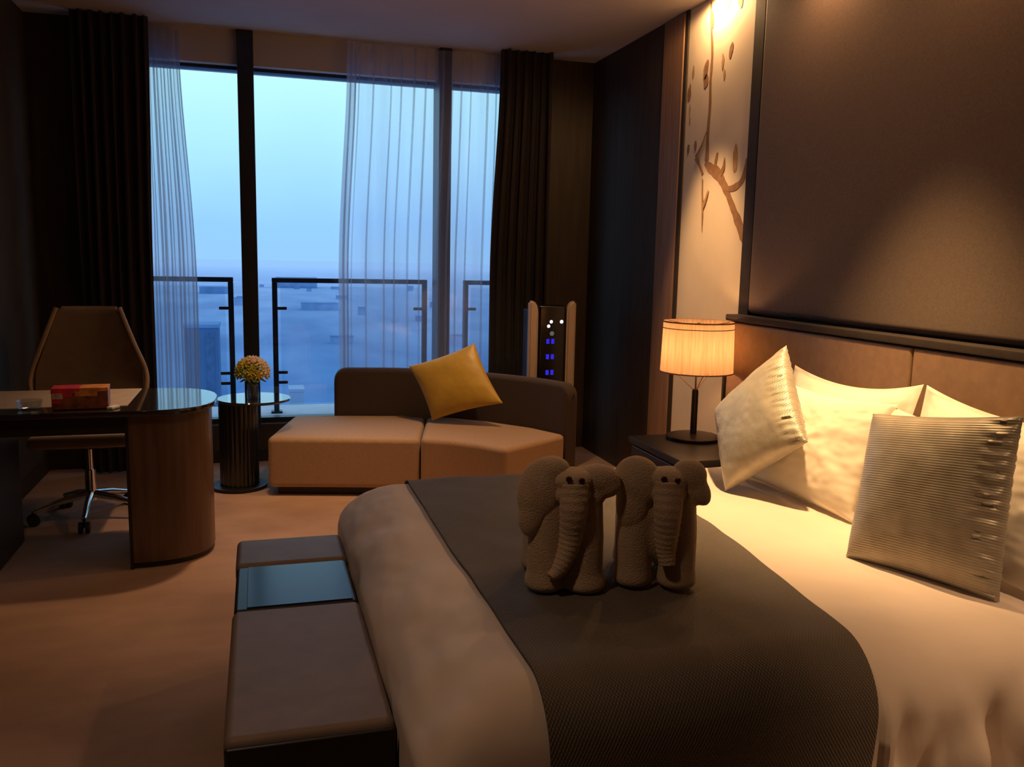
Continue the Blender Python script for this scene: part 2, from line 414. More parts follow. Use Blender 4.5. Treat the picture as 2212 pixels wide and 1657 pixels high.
# pixel-derived points on the panel, given as (fraction from left, height)
def ap(fx, z): return Vector((ax, AY1-(AY1-AY0)*fx, z))
layer = [0]
def ribbon(bm, pts, wid):
    layer[0] += 1
    P = catmull(pts, 6); n = len(P)
    vs = []
    for i, p in enumerate(P):
        t = (P[min(i+1, n-1)]-P[max(i-1, 0)]).normalized(); sd = Vector((0, -t.z, t.y))
        k = i/(n-1)*(len(wid)-1); j = min(int(k), len(wid)-2); w = wid[j]+(wid[j+1]-wid[j])*(k-j)
        w *= 1+.25*nz(p.y*30, p.z*30)
        lf = Vector((-.0006*layer[0], 0, 0)); vs.append((bm.verts.new(p+sd*w+lf), bm.verts.new(p-sd*w+lf)))
    for a, c2 in zip(vs, vs[1:]): bm.faces.new((a[0], a[1], c2[1], c2[0]))
def blob(bm, fx, z, w, h, tilt=0., seed=0):
    c0 = ap(fx, z); k = 14; vs = []
    for i in range(k):
        a = 2*PI*i/k; rr = 1+.35*nz(math.cos(a)*1.3+seed*3.1, math.sin(a)*1.3, seed)
        y, zz = math.cos(a)*w*rr, math.sin(a)*h*rr
        vs.append(bm.verts.new(c0+Vector((-.0004, -(y*math.cos(tilt)-zz*math.sin(tilt)), y*math.sin(tilt)+zz*math.cos(tilt)))))
    bm.faces.new(vs)
b = BM()
ribbon(b, [ap(.33, 2.88), ap(.35, 2.75), ap(.385, 2.6), ap(.38, 2.45), ap(.39, 2.33), ap(.38, 2.18), ap(.385, 2.02)], [.008, .010, .012, .012, .013, .014, .022])
ribbon(b, [ap(.36, 2.01), ap(.45, 1.975), ap(.57, 1.935), ap(.68, 1.86), ap(.77, 1.78), ap(.87, 1.69), ap(.97, 1.60), ap(.985, 1.55)], [.012, .030, .032, .026, .022, .028, .036, .012])
ribbon(b, [ap(.70, 1.85), ap(.80, 1.85), ap(.9, 1.875), ap(.95, 1.93), ap(.96, 1.99)], [.012, .018, .014, .018, .006])
ribbon(b, [ap(.60, 1.93), ap(.645, 1.965), ap(.655, 2.02)], [.02, .014, .002])
ribbon(b, [ap(.375, 2.19), ap(.30, 2.11), ap(.21, 2.05)], [.004, .008, .014])
ribbon(b, [ap(.21, 2.05), ap(.28, 2.0), ap(.335, 1.95)], [.014, .009, .012])
obj('painted_branch', b, M['branch'], art, smooth=False)
b = BM()
for i, (fx, z, w, h, t) in enumerate([(.30, 2.52, .026, .05, -.3), (.31, 2.46, .028, .035, 0), (.05, 2.43, .022, .045, 0), (.66, 2.57, .018, .042, -.25),
        (.36, 2.78, .02, .05, .2), (.075, 2.11, .014, .028, 0), (.53, 2.02, .013, .04, -.3), (.98, 1.97, .018, .05, 0), (.19, 2.12, .016, .026, 0)]):
    blob(b, fx, z, w, h, t, i)
obj('painted_leaves', b, M['branch'], art, smooth=False)
b = BM()
for i, (fx, z, w, h, t) in enumerate([(.10, 2.54, .012, .035, 0), (.55, 2.53, .012, .04, 0), (.58, 2.46, .010, .03, 0), (.08, 2.27, .008, .018, 0), (.80, 2.0, .022, .075, 0),
        (.55, 2.84, .05, .05, .5), (.75, 2.83, .03, .06, .2), (.07, 2.33, .006, .04, 0)]):
    blob(b, fx, z, w, h, t, i+20)
ribbon(b, [ap(.335, 1.93), ap(.345, 1.84), ap(.36, 1.76), ap(.37, 1.63)], [.005, .006, .008, .003])
ribbon(b, [ap(.36, 1.76), ap(.41, 1.81), ap(.44, 1.86)], [.012, .010, .004])
obj('painted_twigs', b, M['branch_pale'], art, smooth=False)

# padded panel above the headboard, and the headboard
b = BM(); box(b, XR-.02, XR+.04, .8, 3.9, 1.20, ZC-.06, .035, 5)
tag(obj('padded_wall_panel', b, M['panel']), 'large brown padded fabric panel on the wall above the headboard', 'wall panel')
hb = thing('headboard', 'long brown leather headboard with dark top rail behind the white pillows', 'headboard', (2.36, 2.4, 0))
for y0, y1 in ((.82, 2.647), (2.652, 3.97)):
    b = BM(); box(b, 2.345, XR+.03, y0, y1, .02, 1.155, .012, 3); obj('padded_section', b, M['headboard'], hb)
b = BM(); box(b, 2.335, XR+.03, .80, 3.99, 1.160, 1.192, .006, 2); obj('top_rail', b, M['trim_dark'], hb)
b = BM(); box(b, 2.335, XR+.03, 3.97, 3.99, .0, 1.155, .004, 2); obj('end_strip', b, M['trim_dark'], hb)

# ------------------------------------------------------------------ curtains
def fold_curtain(name, xt0, xt1, xb0, xb1, y, zt, zb, folds, amp, seed, nu=None, nv=26, dense=1.0, zmid=1.3):
    nu = nu or int(folds*12)
    def fn(u, v):
        z = zb+(zt-zb)*v
        k = sstep(0, 1, (zt-z)/(zt-zmid)) if z > zmid else 1
        x0 = xt0+(xb0-xt0)*k; x1 = xt1+(xb1-xt1)*k
        uu = u+.020*nz(u*5+seed, v*.8, seed)
        ph = 2*PI*folds*uu+1.1*nz(u*4, seed, 2.)
        a = amp*(.75+.5*nz(u*6, seed*1.7, v*.6))
        return Vector((x0+(x1-x0)*u+dense*a*.55*math.sin(2*ph), y+a*math.sin(ph)+.004*nz(u*30, v*6, seed), z))
    return grid_mesh(name, nu, nv, fn)
def sheer(name, xt0, xt1, xb0, xb1, y, zt, zb, seed, gap=(.035, .085), zmid=1.3, nv=24):
    """light cloth hanging flat between irregular narrow pleats, each pleat three layers deep"""
    rg = random.Random(seed); path = []; x = 0.; W = abs(xt1-xt0)
    path.append((0, 0))
    while x < W:
        g = rg.uniform(*gap); m = 5
        for k in range(1, m+1): path.append((x+g*k/m, .006*math.sin(PI*k/m)*rg.uniform(-1, 1)))
        x += g; w = rg.uniform(.006, .015); d = rg.uniform(.008, .016)
        path += [(x+w*.5, -d*.6), (x+w, -d), (x+w*.5, -d*.2), (x+w*.1, d*.4), (x+w*.3, d), (x+w*.8, d*.7)]
        x += w*.8; path.append((x+.004, 0))
    n = len(path)-1; tot = path[-1][0]
    def fn(u, v):
        i = min(int(round(u*n)), n); px, py = path[i]; px /= tot
        z = zb+(zt-zb)*v; k = sstep(0, 1, (zt-z)/(zt-zmid)) if z > zmid else 1
        x0 = xt0+(xb0-xt0)*k; x1 = xt1+(xb1-xt1)*k
        sway = .010*nz(px*6+seed, v*1.6, seed)+.004*nz(px*20, v*4, seed)
        return Vector((x0+(x1-x0)*px+sway*min(1, 2*(1-v)), y+py*(1+.6*nz(px*9, v*3, seed))+.006*nz(px*8, v*2, seed), z))
    return grid_mesh(name, n, nv, fn)
ct = thing('drape', 'dark brown full-length drape gathered left of the window, behind the office chair', 'curtain', (-.84, 6.05, 0), 'blackout drapes')
obj_me('drape_cloth', fold_curtain('drape_cloth', -1.06, -.63, -1.06, -.65, 6.02, ZC-.004, .012, 7, .042, 1), M['drape'], ct, angle=80)
ct = thing('drape', 'dark brown full-length drape gathered right of the window, behind the sofa', 'curtain', (1.84, 6.05, 0), 'blackout drapes')
obj_me('drape_cloth', fold_curtain('drape_cloth', 1.665, 2.03, 1.60, 2.03, 6.02, ZC-.004, .012, 6, .042, 4), M['drape'], ct, angle=80)
ct = thing('sheer_curtain', 'narrow translucent sheer curtain drawn aside at the left of the window', 'curtain', (-.52, 6.09, 0), 'sheer curtains')
obj_me('sheer_cloth', sheer('sheer_cloth', -.66, -.455, -.66, -.39, 6.10, ZC-.05, .05, 7, (.008, .02)), M['sheer_dense'], ct, angle=180)
ct = thing('sheer_curtain', 'wide translucent sheer curtain covering the right half of the window', 'curtain', (1.15, 6.09, 0), 'sheer curtains')
obj_me('sheer_cloth', sheer('sheer_cloth', .605, 1.72, .535, 1.70, 6.10, ZC-.03, .05, 11, (.05, .115)), M['sheer'], ct, angle=180)
obj_me('hem', sheer('hem', .605, .668, .537, .607, 6.094, ZC-.03, .05, 21, (.02, .03)), M['sheer_dense'], ct, angle=180)

# ------------------------------------------------------------------ balcony and city
b = BM(); box(b, -2.5, 3.5, YW+.12, YW+.75, .05, .27); b2 = struct('balcony_ledge', b, M['ledge'])
RY = 6.62
def railing(label, x0, x1, posts):
    t = thing('balcony_railing', label, 'railing', ((x0+x1)/2, RY, .27), 'balcony glass railings')
    b = BM(); box(b, x0, x1, RY-.02, RY+.02, 1.245, 1.28, .004, 1); obj('top_rail', b, M['rail'], t)
    for px, d in posts:
        b = BM(); box(b, px-.019, px+.019, RY-.02, RY+.02, .27, 1.245, .003, 1); box(b, px-.04, px+.04, RY-.04, RY+.04, .27, .285)
        obj('post', b, M['rail'], t)
        for z in (1.055, .575, .50):
            b = BM(); box(b, *(sorted((px+d*.019, px+d*.085))), RY-.012, RY+.012, z-.011, z+.011, .003, 1); obj('clip', b, M['rail'], t)
    b = BM(); box(b, x0+.06, x1-.06, RY-.005, RY+.005, .34, 1.22); obj('glass_panel', b, M['rail_glass'], t, smooth=False)
railing('dark balcony railing with glass left of the window mullion, partly behind sheer curtain', -1.3, -.175, ((-.194, -1), (-1.281, 1)))
railing('dark balcony railing with glass right of the window mullion, behind the flowers', .095, 1.255, ((.115, 1), (1.236, -1)))
railing('dark balcony railing with glass seen through sheer curtain at the far right', 1.545, 2.7, ((1.564, 1), (2.68, -1)))

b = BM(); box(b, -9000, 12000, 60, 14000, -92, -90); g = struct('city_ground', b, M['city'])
def building(x, y, w, d, h, mat, label, group=None, win=True):
    t = thing('distant_building', label, 'building', (x, y, -90), group)
    b = BM(); box(b, x-w/2, x+w/2, y-d/2, y+d/2, -90, -90+h); obj('wall_block', b, mat, t, smooth=False)
    b = BM(); box(b, x-w/2-.3, x+w/2+.3, y-d/2-.3, y+d/2+.3, -90+h, -90+h+1.2); obj('roof', b, M['tower_mid'] if mat is not M['tower_white'] else mat, t, smooth=False)
    if win:
        n = max(2, min(5, int(w/5)))
        for i in range(n):
            b = BM(); xx = x-w/2+w*(i+.5)/n
            box(b, xx-w/n*.25, xx+w/n*.25, y-d/2-.15, y-d/2, -90+4, -90+h-2)
            obj('window_band', b, M['tower_glass'], t, smooth=False)
# directions from the camera: px -> ground bearing
def bearing(px, py, dist):
    d = F+R2*(px-1106)/f_px-U2*(py-828.5)/f_px
    k = dist/d.y
    return d.x*k, CZ+d.z*k
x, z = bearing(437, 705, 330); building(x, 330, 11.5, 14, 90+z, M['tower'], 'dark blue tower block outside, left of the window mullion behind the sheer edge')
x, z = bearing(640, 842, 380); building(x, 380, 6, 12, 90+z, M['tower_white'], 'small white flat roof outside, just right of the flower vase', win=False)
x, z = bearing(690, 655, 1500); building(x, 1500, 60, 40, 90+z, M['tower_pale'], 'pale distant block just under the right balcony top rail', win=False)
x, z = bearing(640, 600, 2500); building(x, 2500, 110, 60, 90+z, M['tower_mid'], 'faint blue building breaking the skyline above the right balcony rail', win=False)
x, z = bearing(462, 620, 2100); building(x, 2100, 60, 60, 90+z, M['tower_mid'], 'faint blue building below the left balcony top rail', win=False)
rr = random.Random(8)
taken = [(o.location.x, o.location.y) for o in list(C.objects) if o.name.startswith('distant_building')]
while len(taken) < 19:
    px = rr.uniform(420, 1060); Y = rr.uniform(520, 2600)
    x, z = bearing(px, 600, Y)
    if any(abs(x-a) < 90 and abs(Y-c2) < 70 for a, c2 in taken): continue
    taken.append((x, Y))
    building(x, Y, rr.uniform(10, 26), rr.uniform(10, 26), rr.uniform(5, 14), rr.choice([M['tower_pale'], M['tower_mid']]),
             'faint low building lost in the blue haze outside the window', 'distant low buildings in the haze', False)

# ------------------------------------------------------------------ bed
BX0, BX1, BY0, BY1, BZ = .285, 2.33, 1.46, 3.27, .60
bed = thing('bed', 'wide bed with upholstered base, made up with white bedding against the headboard', 'bed', (1.3, 2.35, 0))
b = BM(); box(b, .42, 2.32, 1.58, 3.12, .06, .30, .02, 2); obj('bed_base', b, M['bench_side'], bed)
b = BM(); box(b, .40, 2.32, 1.56, 3.14, .30, .555, .06, 4); obj('mattress', b, M['mattress'], bed)
for x in (.5, 2.22):
    for y in (1.68, 3.02):
        b = BM(); lathe(b, [(.025, 0), (.03, .06)], x, y, 16); obj('leg', b, M['black'], bed)

def prof(s, r, a, b):
    """arc-length profile across a rounded edge; s is distance past the start of the bend: returns (outward, drop)"""
    if s <= 0: return s, 0.
    L = r*PI/2
    if s < L: return r*math.sin(s/r), r*(1-math.cos(s/r))
    return r+(s-L)*.05, r+(s-L)
RX, RYR = .20, .15
DROP = .50
def bed_surf(u, v, off=0.):
    """u in metres along X (from foot), v along Y; wraps over the foot and the two long sides"""
    ox, dx = prof(-(u-(BX0+RX)), RX, 0, 0)
    x = BX0+RX-ox
    if v < (BY0+BY1)/2:
        oy, dy = prof(-(v-(BY0+RYR)), RYR, 0, 0); y = BY0+RYR-oy
    else:
        oy, dy = prof(v-(BY1-RYR), RYR, 0, 0); y = BY1-RYR+oy
    drop = math.sqrt(dx*dx+dy*dy)
    z = BZ-drop
    # softness
    w = .010*nz(u*3, v*3, 1.)+.005*nz(u*9, v*7, 3.)
    z += w*(1 if drop < .1 else .4)
    if u < .52:   # creases in the turned-down foot of the duvet
        k = sstep(.52, .40, u); cr = .005*nz(u*16, v*6, 12)+.003*nz(u*30, v*14, 15)
        z += k*cr*(1-sstep(.0, .25, dx)); x -= k*1.4*cr*sstep(.0, .2, dx)
    hang_y = sstep(.06, .26, dy); hang_x = sstep(.05, .30, dx)
    sgn = -1 if v < 2.3 else 1
    if u > 1.3:   # loose gathered side of the duvet by the pillows
        fold = .040*math.sin(u*34+4*nz(u*4, v*3))+.040*nz(u*12, v*4, 7)+.026*nz(u*26, v*7, 5)
        y += sgn*(hang_y*fold)
    else:
        y += sgn*hang_y*.012*nz(u*8, v*4, 9)
    x -= hang_x*(.020*math.sin(v*9+2*nz(v*3, 1))+.018*nz(v*8, u*8, 4))
    # puffed foot
    x -= .018*sstep(.0, .12, dx)*(1-sstep(.25, .5, dx))
    if z < .56: x += (max(x, .274)-x)*sstep(.56, .48, z)
    return Vector((x, y, max(z, .05)))
def off_surf(u, v, off):
    e = .004
    p = bed_surf(u, v); du = bed_surf(u+e, v)-p; dv = bed_surf(u, v+e)-p
    n = du.cross(dv)
    if n.length < 1e-12: return p
    return p+n.normalized()*off
UF = BX0+RX-(RX*PI/2+.24); UH = 2.31
VN = BY0+RYR-(RYR*PI/2+.34); VFAR = BY1-RYR+(RYR*PI/2+.34)
def band(name, u0, u1, v0, v1, off, nu, nv, mat, parent=None, th=.012, skew=0.):
    me = grid_mesh(name, nu, nv, lambda a, c2: off_surf(u0+(u1+skew*(v0+(v1-v0)*c2-1.5)-u0)*a, v0+(v1-v0)*c2, off))
    # give the cloth a thickness: a second layer underneath, stitched round the hem
    top = [v.co.copy() for v in me.vertices]; nr = [v.normal.copy() for v in me.vertices]
    fs = [tuple(p.vertices) for p in me.polygons]; uvs = [tuple(d.uv) for d in me.uv_layers[0].data]
    up = 1 if sum(n2.z for n2 in nr) > 0 else -1
    K = len(top); W1 = nu+1
    low = [p-n2*th*up for p, n2 in zip(top, nr)]
    rim = [j*W1 for j in range(nv, -1, -1)]+list(range(1, W1))+[j*W1+nu for j in range(1, nv+1)]+[nv*W1+i for i in range(nu-1, 0, -1)]
    allf = fs+[tuple(K+i for i in f[::-1]) for f in fs]+[(rim[i], rim[(i+1) % len(rim)], K+rim[(i+1) % len(rim)], K+rim[i]) for i in range(len(rim))]
    m2 = bpy.data.meshes.new(name); m2.from_pydata(top+low, [], allf)
    ul = m2.uv_layers.new(name='UVMap')
    for li in range(len(uvs)): ul.data[li].uv = uvs[li]
    m2.update()
    bm = BM(); bm.from_mesh(m2); bmesh.ops.recalc_face_normals(bm, faces=bm.faces); bm.to_mesh(m2); bm.free()
    return obj_me(name, m2, mat, parent, angle=60)
duvet = band('duvet', UF, UH, VN, VFAR, .0, 190, 190, M['duvet'])
tag(duvet, 'white quilted duvet covering the whole bed and hanging over its sides', 'duvet')
runner = band('bed_runner', .525, 1.29, VN+.004, VFAR-.004, .014, 60, 160, M['runner'], th=.006, skew=.12)
tag(runner, 'grey brown ribbed bed runner laid across the bed under the towel elephants', 'bed runner')

# ------------------------------------------------------------------ pillows
def pillow(name, BL, BR, TR, TL, T, mat, label, cat, group, seed=0, pinch=.06, flange=0., wr=.006, gather=0, sag=0., q=.55, nu=64):
    BL, BR, TR, TL = map(Vector, (BL, BR, TR, TL))
    nrm = ((BR-BL)+(TR-TL)).cross((TL-BL)+(TR-BR)).normalized()
    def base(u, v):     # u,v in -1..1
        uu = u*(1-pinch*(1-v*v)); vv = v*(1-pinch*(1-u*u))
        a, c2 = (uu+1)/2, (vv+1)/2
        p = BL*(1-a)*(1-c2)+BR*a*(1-c2)+TR*a*c2+TL*(1-a)*c2
        p.z -= sag*(1-u*u)*(v+1)/2
        return p
    def h(u, v):
        k = 1-flange
        if abs(u) >= k or abs(v) >= k: return .004
        u2, v2 = u/k, v/k
        return .004+T*(max(0, (1-abs(u2)**2.4)*(1-abs(v2)**2.4)))**q
    vs = []; idx = {}; fs = []; uvs = []
    def add(i, j, side):
        edge = i in (0, nu) or j in (0, nu)
        key = (i, j, 0 if edge else side)
        if key in idx: return idx[key]
        u, v = 2*i/nu-1, 2*j/nu-1
        p = base(u, v)
        if not edge:
            w = wr*(nz(u*2.2+seed, v*2.2, side)+.6*nz(u*5+seed, v*5, side*2.)+.35*nz(u*11, v*9+seed, side))
            g2 = 0
            if gather and u > .55:
                e = sstep(.6, .85, u)*(1-.5*sstep(.93, 1, u))
                g2 = gather*e*(math.sin(v*48+4*nz(u*3, v*6, seed))+.6*math.sin(v*83+3*nz(u*5, v*5, seed+2)))
            p = p+nrm*side*(h(u, v)+w+g2)
        idx[key] = len(vs); vs.append(p); uvs.append(((u+1)/2, (v+1)/2)); return idx[key]
    for side in (1, -1):
        for j in range(nu):
            for i in range(nu):
                f = [add(i, j, side), add(i+1, j, side), add(i+1, j+1, side), add(i, j+1, side)]
                fs.append(f if side == 1 else f[::-1])
    me = bpy.data.meshes.new(name); me.from_pydata(vs, [], fs)
    ul = me.uv_layers.new(name='UVMap')
    for p in me.polygons:
        for li in p.loop_indices: ul.data[li].uv = uvs[me.loops[li].vertex_index]
    me.update()
    o = obj_me(name, me, mat, None, angle=75)
    tag(o, label, cat, group)
    return o
WP = 'white bed pillows'
# back row, leaning on the headboard
pillow('bed_pillow', (2.13, 3.19, .615), (2.13, 2.46, .615), (2.24, 2.46, 1.045), (2.24, 3.22, 1.02), .070, M['linen'],
       'white pillow standing against the headboard behind the silver diamond cushion', 'pillow', WP, 1, .03, .09, .006, sag=.045)
pillow('bed_pillow', (2.13, 2.43, .615), (2.13, 1.70, .615), (2.24, 1.69, 1.035), (2.24, 2.445, 1.045), .070, M['linen'],
       'white pillow standing against the headboard behind the upright silver cushion', 'pillow', WP, 2, .03, .09, .006, sag=.045)
# front row
pillow('bed_pillow', (1.84, 3.02, .615), (1.865, 2.31, .612), (2.03, 2.335, 1.0), (2.06, 3.03, .98), .068, M['linen'],
       'plump white pillow in front, with the silver diamond cushion leaning on it', 'pillow', WP, 5, .05, .0, .008, sag=.01)
pillow('bed_pillow', (1.86, 2.255, .615), (1.91, 1.60, .615), (2.06, 1.62, .99), (2.03, 2.37, .99), .055, M['linen'],
       'plump white pillow at the right edge, half hidden behind the upright silver cushion', 'pillow', WP, 8, .05, .0, .008, sag=.02)
# silver cushions
pillow('silver_cushion', (1.675, 2.79, .602), (1.80, 2.485, .85), (1.915, 2.815, 1.15), (1.80, 3.115, .855), .075, M['silver_check'],
       'silver checked cushion standing on its corner like a diamond near the lamp', 'cushion', 'silver cushions', 3, .05, 0., .003, gather=.003)
pillow('silver_cushion', (1.655, 2.065, .599), (1.825, 1.675, .597), (1.905, 1.735, 1.075), (1.80, 2.175, 1.005), .07, M['silver'],
       'silver ribbed cushion standing upright with gathered right edge, near the right of the bed', 'cushion', 'silver cushions', 6, .035, 0., .0014, gather=.0045)

# ------------------------------------------------------------------ towel elephants
def elephant(cx, cy, label, spec, z0, turn=0.):
    t = thing('towel_elephant', label, 'towel elephant', (cx, cy, z0), 'folded towel elephants')
    t.rotation_euler.z = R(turn); t.scale = (1.06, 1.06, 1.0)
    def P(p): return (cx+p[0], cy+p[1], z0+p[2])
    b = BM()
    for x, y, fl, zt in spec['legs']:
        tube(b, [P((x*1.02, y, .0)), P((x*1.02, y, .014)), P((x, y, .05)), P((x, y, .14)), P((x*.95, y, zt))], [.042*fl, .049*fl, .0455, .0455, .042], 20)
    ell(b, P((0, .0, .20)), (.082, .045, .075)); ell(b, P((0, .09, .20)), (.085, .10, .05)); ell(b, P((0, -.012, .15)), (.05, .03, .09))
    obj_me('body', remesh(b, .005, 9), M['towel'], t, angle=180)
    b = BM(); hx, hz = spec['head']
    ell(b, P((hx, -.040, hz)), (.050, .040, .032)); ell(b, P((hx, -.040, hz-.035)), (.048, .038, .035)); ell(b, P((hx*.5, .02, hz-.03)), (.06, .05, .045))
    obj_me('head', remesh(b, .005, 8), M['towel'], t, angle=180)
    for e in spec['ears']:
        b = BM()
        for c0, r0, rot in e: ell(b, P(c0), r0, Matrix.Rotation(R(rot), 3, 'Y'))
        obj_me('ear', remesh(b, .005, 9), M['towel'], t, angle=180)
    b = BM(); pts = catmull([P(p) for p in spec['trunk']], 14); n = len(pts)
    tube(b, pts, [spec['tr'][0]+(spec['tr'][1]-spec['tr'][0])*(i/(n-1))**1.4+.0008*math.sin(i*1.5) for i in range(n)], 20)
    obj('trunk', b, M['towel'], t, angle=180)
    for ex, ez in spec['eyes']:
        b = BM(); ell(b, P((ex, spec['ey'], ez)), (.0075, .005, .0085), sub=2); obj('eye', b, M['eye'], t)
EZ = .621
elephant(.738, 1.99, 'left towel elephant with drooping trunk curled to one side, standing on the bed runner', dict(
    legs=[(-.045, -.01, 1.05, .24), (.047, -.015, 1.10, .24), (-.047, .13, 1., .2), (.058, .13, 1., .2)], ey=-.081,
    head=(.010, .292), eyes=[(-.004, .303), (.026, .299)],
    ears=[[((-.066, -.036, .262), (.054, .028, .085), 10), ((-.040, -.034, .315), (.046, .026, .036), 0), ((-.080, -.034, .215), (.036, .026, .075), 8)],
          [((.072, -.030, .293), (.054, .028, .037), 6), ((.092, -.030, .276), (.036, .024, .034), 20), ((.055, -.028, .25), (.036, .026, .045), 0)]],
    trunk=[(.012, -.050, .285), (.012, -.060, .225), (.010, -.052, .16), (.0, -.055, .11), (-.020, -.065, .068), (-.040, -.074, .052)], tr=(.036, .012)), EZ, -13)
elephant(.978, 1.96, 'right towel elephant with straight ribbed trunk, beside the pillows end of the runner', dict(
    legs=[(-.052, -.01, 1.0, .24), (.054, -.01, 1.0, .24), (-.05, .13, 1., .2), (.05, .13, 1., .2)], ey=-.081,
    head=(.022, .290), eyes=[(.008, .298), (.040, .296)],
    ears=[[((-.050, -.034, .276), (.060, .032, .070), -14), ((-.060, -.034, .225), (.042, .028, .085), 0)],
          [((.070, -.032, .298), (.044, .030, .044), 0), ((.092, -.034, .266), (.028, .022, .050), -28), ((.062, -.030, .25), (.040, .028, .045), 0)]],
    trunk=[(.022, -.050, .285), (.022, -.062, .22), (.022, -.060, .16), (.022, -.058, .11), (.027, -.066, .072)], tr=(.037, .018)), EZ, -22)

# ------------------------------------------------------------------ bench at the foot of the bed
BN = thing('foot_bench', 'long low bench at the bed foot with leather pads and glossy tray inset', 'bench', (.09, 2.37, 0))
b = BM(); box(b, -.085, .262, 1.75, 3.06, .10, .425, .035, 5); obj('bench_body', b, M['black'], BN)
for y0, y1 in ((1.742, 2.43), (2.80, 3.065)):
    b = BM(); box(b, -.09, .268, y0, y1, .385, .452, .02, 5); obj('leather_pad', b, M['bench_leather'], BN)
b = BM(); box(b, -.086, .264, 2.435, 2.795, .40, .447, .012, 3); obj('tray_frame', b, M['black'], BN)
b = BM(); box(b, -.05, .25, 2.448, 2.782, .44, .4505, .002, 2); obj('tray_inset', b, M['tray'], BN)
b = BM(); box(b, -.088, .266, 1.722, 1.74, .10, .444, .016, 4); obj('end_panel', b, M['black'], BN)
b = BM(); box(b, -.05, .21, 1.78, 3.02, 0, .10, .004, 1); obj('plinth', b, M['black'], BN)

# ------------------------------------------------------------------ sofa
SF = thing('curved_sofa', 'curved tan two-seat sofa with low dark brown backrest in front of the window', 'sofa', (.9, 5.4, 0))
def seat(pts, z0, z1, crown=.02):
    bm = BM(); prism(bm, pts, z0, z1, .032, 4)
    return bm
front = catmull([(.03, 5.255, 0), (.48, 5.15, 0), (.915, 5.035, 0)], 5)
b1 = [(p.x, p.y) for p in front]+[(1.085, 5.74), (.95, 5.85), (.48, 5.94), (.215, 5.97)]
obj('seat', seat(b1, .05, .362), M['sofa'], SF)
front = [(.922, 5.032), (1.08, 4.945), (1.22, 4.82), (1.345, 4.655)]
b2 = front+[(1.835, 4.985), (1.70, 5.25), (1.46, 5.53), (1.24, 5.70), (1.092, 5.735)]
obj('seat', seat(b2, .05, .368), M['sofa'], SF)
inner = catmull([(.485, 5.94, 0), (.72, 5.91, 0), (.97, 5.85, 0), (1.24, 5.71, 0), (1.46, 5.54, 0), (1.70, 5.26, 0), (1.845, 4.985, 0)], 6)
def sofa_back():
    """upright padded strip following the curve, its top corners rounded off"""
    bm = BM(); P = catmull(inner, 4); n = len(P); T = .098; r = .032; cum = [0.]
    for a, b2_ in zip(P, P[1:]): cum.append(cum[-1]+(b2_-a).length)
    tot = cum[-1]; rings = []
    stops = [0, .004, .012, .024, .04, .06, .085]; stops = stops+[tot-q for q in reversed(stops)]
    ss = sorted(set([q for q in cum if .1 < q < tot-.1]+stops))
    for q in ss:
        k = max(i for i in range(n) if cum[i] <= q+1e-9); k = min(k, n-2)
        f = (q-cum[k])/(cum[k+1]-cum[k]); p = P[k].lerp(P[k+1], f); t = (P[k+1]-P[k]).normalized(); nn = Vector((-t.y, t.x, 0))
        e = min(q, tot-q); R0 = .085
        zt = .685-(R0-math.sqrt(max(0, R0*R0-(R0-min(e, R0))**2)))
        ins = .022*(1-math.sqrt(max(0, 1-(1-min(e, .03)/.03)**2)))
        sec = []
        sec.append((ins, .05)); sec.append((ins, zt-r))
        for a in (30, 60, 90): sec.append((ins+r-r*math.cos(R(a)), zt-r+r*math.sin(R(a))))
        for a in (90, 60, 30, 0): sec.append((T-ins-r+r*math.cos(R(a)), zt-r+r*math.sin(R(a))))
        sec.append((T-ins, .05))
        rings.append([bm.verts.new(p+nn*d+Vector((0, 0, z))) for d, z in sec])
    m = len(rings[0])
    for a, b2_ in zip(rings, rings[1:]):
        for k in range(m): bm.faces.new((a[k], a[(k+1) % m], b2_[(k+1) % m], b2_[k]))
    bm.faces.new(rings[0]); bm.faces.new(rings[-1][::-1])
    return bm
obj('backrest', sofa_back(), M['sofa_back'], SF, angle=60)
pl = [(.09, 5.30), (.93, 5.09), (1.33, 4.74), (1.78, 5.0), (1.66, 5.23), (1.42, 5.50), (1.08, 5.72), (.25, 5.9)]
b = BM(); prism(b, pl, 0, .05); obj('plinth', b, M['black'], SF)
pillow('throw_cushion', (1.085, 5.50, .385), (1.50, 5.26, .53), (1.37, 5.52, .895), (.955, 5.66, .73), .062, M['yellow'],
       'mustard yellow satin cushion tilted against the sofa back', 'cushion', None, 12, .07, 0., .0015)

# ------------------------------------------------------------------ side table with flowers
ST = thing('side_table', 'small round dark glossy side table on a fluted column, between desk and sofa', 'table', (-.12, 5.5, 0))
b = BM(); lathe(b, [(.205, .548), (.218, .552), (.222, .558), (.222, .563), (.218, .567)], -.04, 5.5, 64); obj('tabletop', b, M['black_gloss'], ST)
b = BM(); k = 96; prm = []
for i in range(k):
    a = 2*PI*i/k; r = .112+.006*abs(math.sin(a*12)); prm.append((-.135+r*math.cos(a), 5.50+r*math.sin(a)))
prism(b, prm, .02, .548); obj('fluted_column', b, M['flute'], ST, angle=20)
b = BM(); lathe(b, [(.165, 0), (.17, .006), (.168, .02), (.16, .024)], -.14, 5.51, 56); obj('base_disc', b, M['black'], ST)
vx, vy = -.045, 5.44
v = thing('flower_vase', 'small clear glass vase on the round side table, holding flowers', 'vase', (vx, vy, .567))
b = BM(); lathe(b, [(.028, .567), (.034, .575), (.036, .61), (.030, .64), (.033, .66), (.030, .66), (.027, .64), (.032, .61), (.030, .58), (.001, .577)], vx, vy, 32); obj('glass_body', b, M['clear_glass'], v)
bq = thing('flower_bouquet', 'round bunch of yellow, cream and pink flowers in the glass vase', 'flowers', (vx, vy, .58))
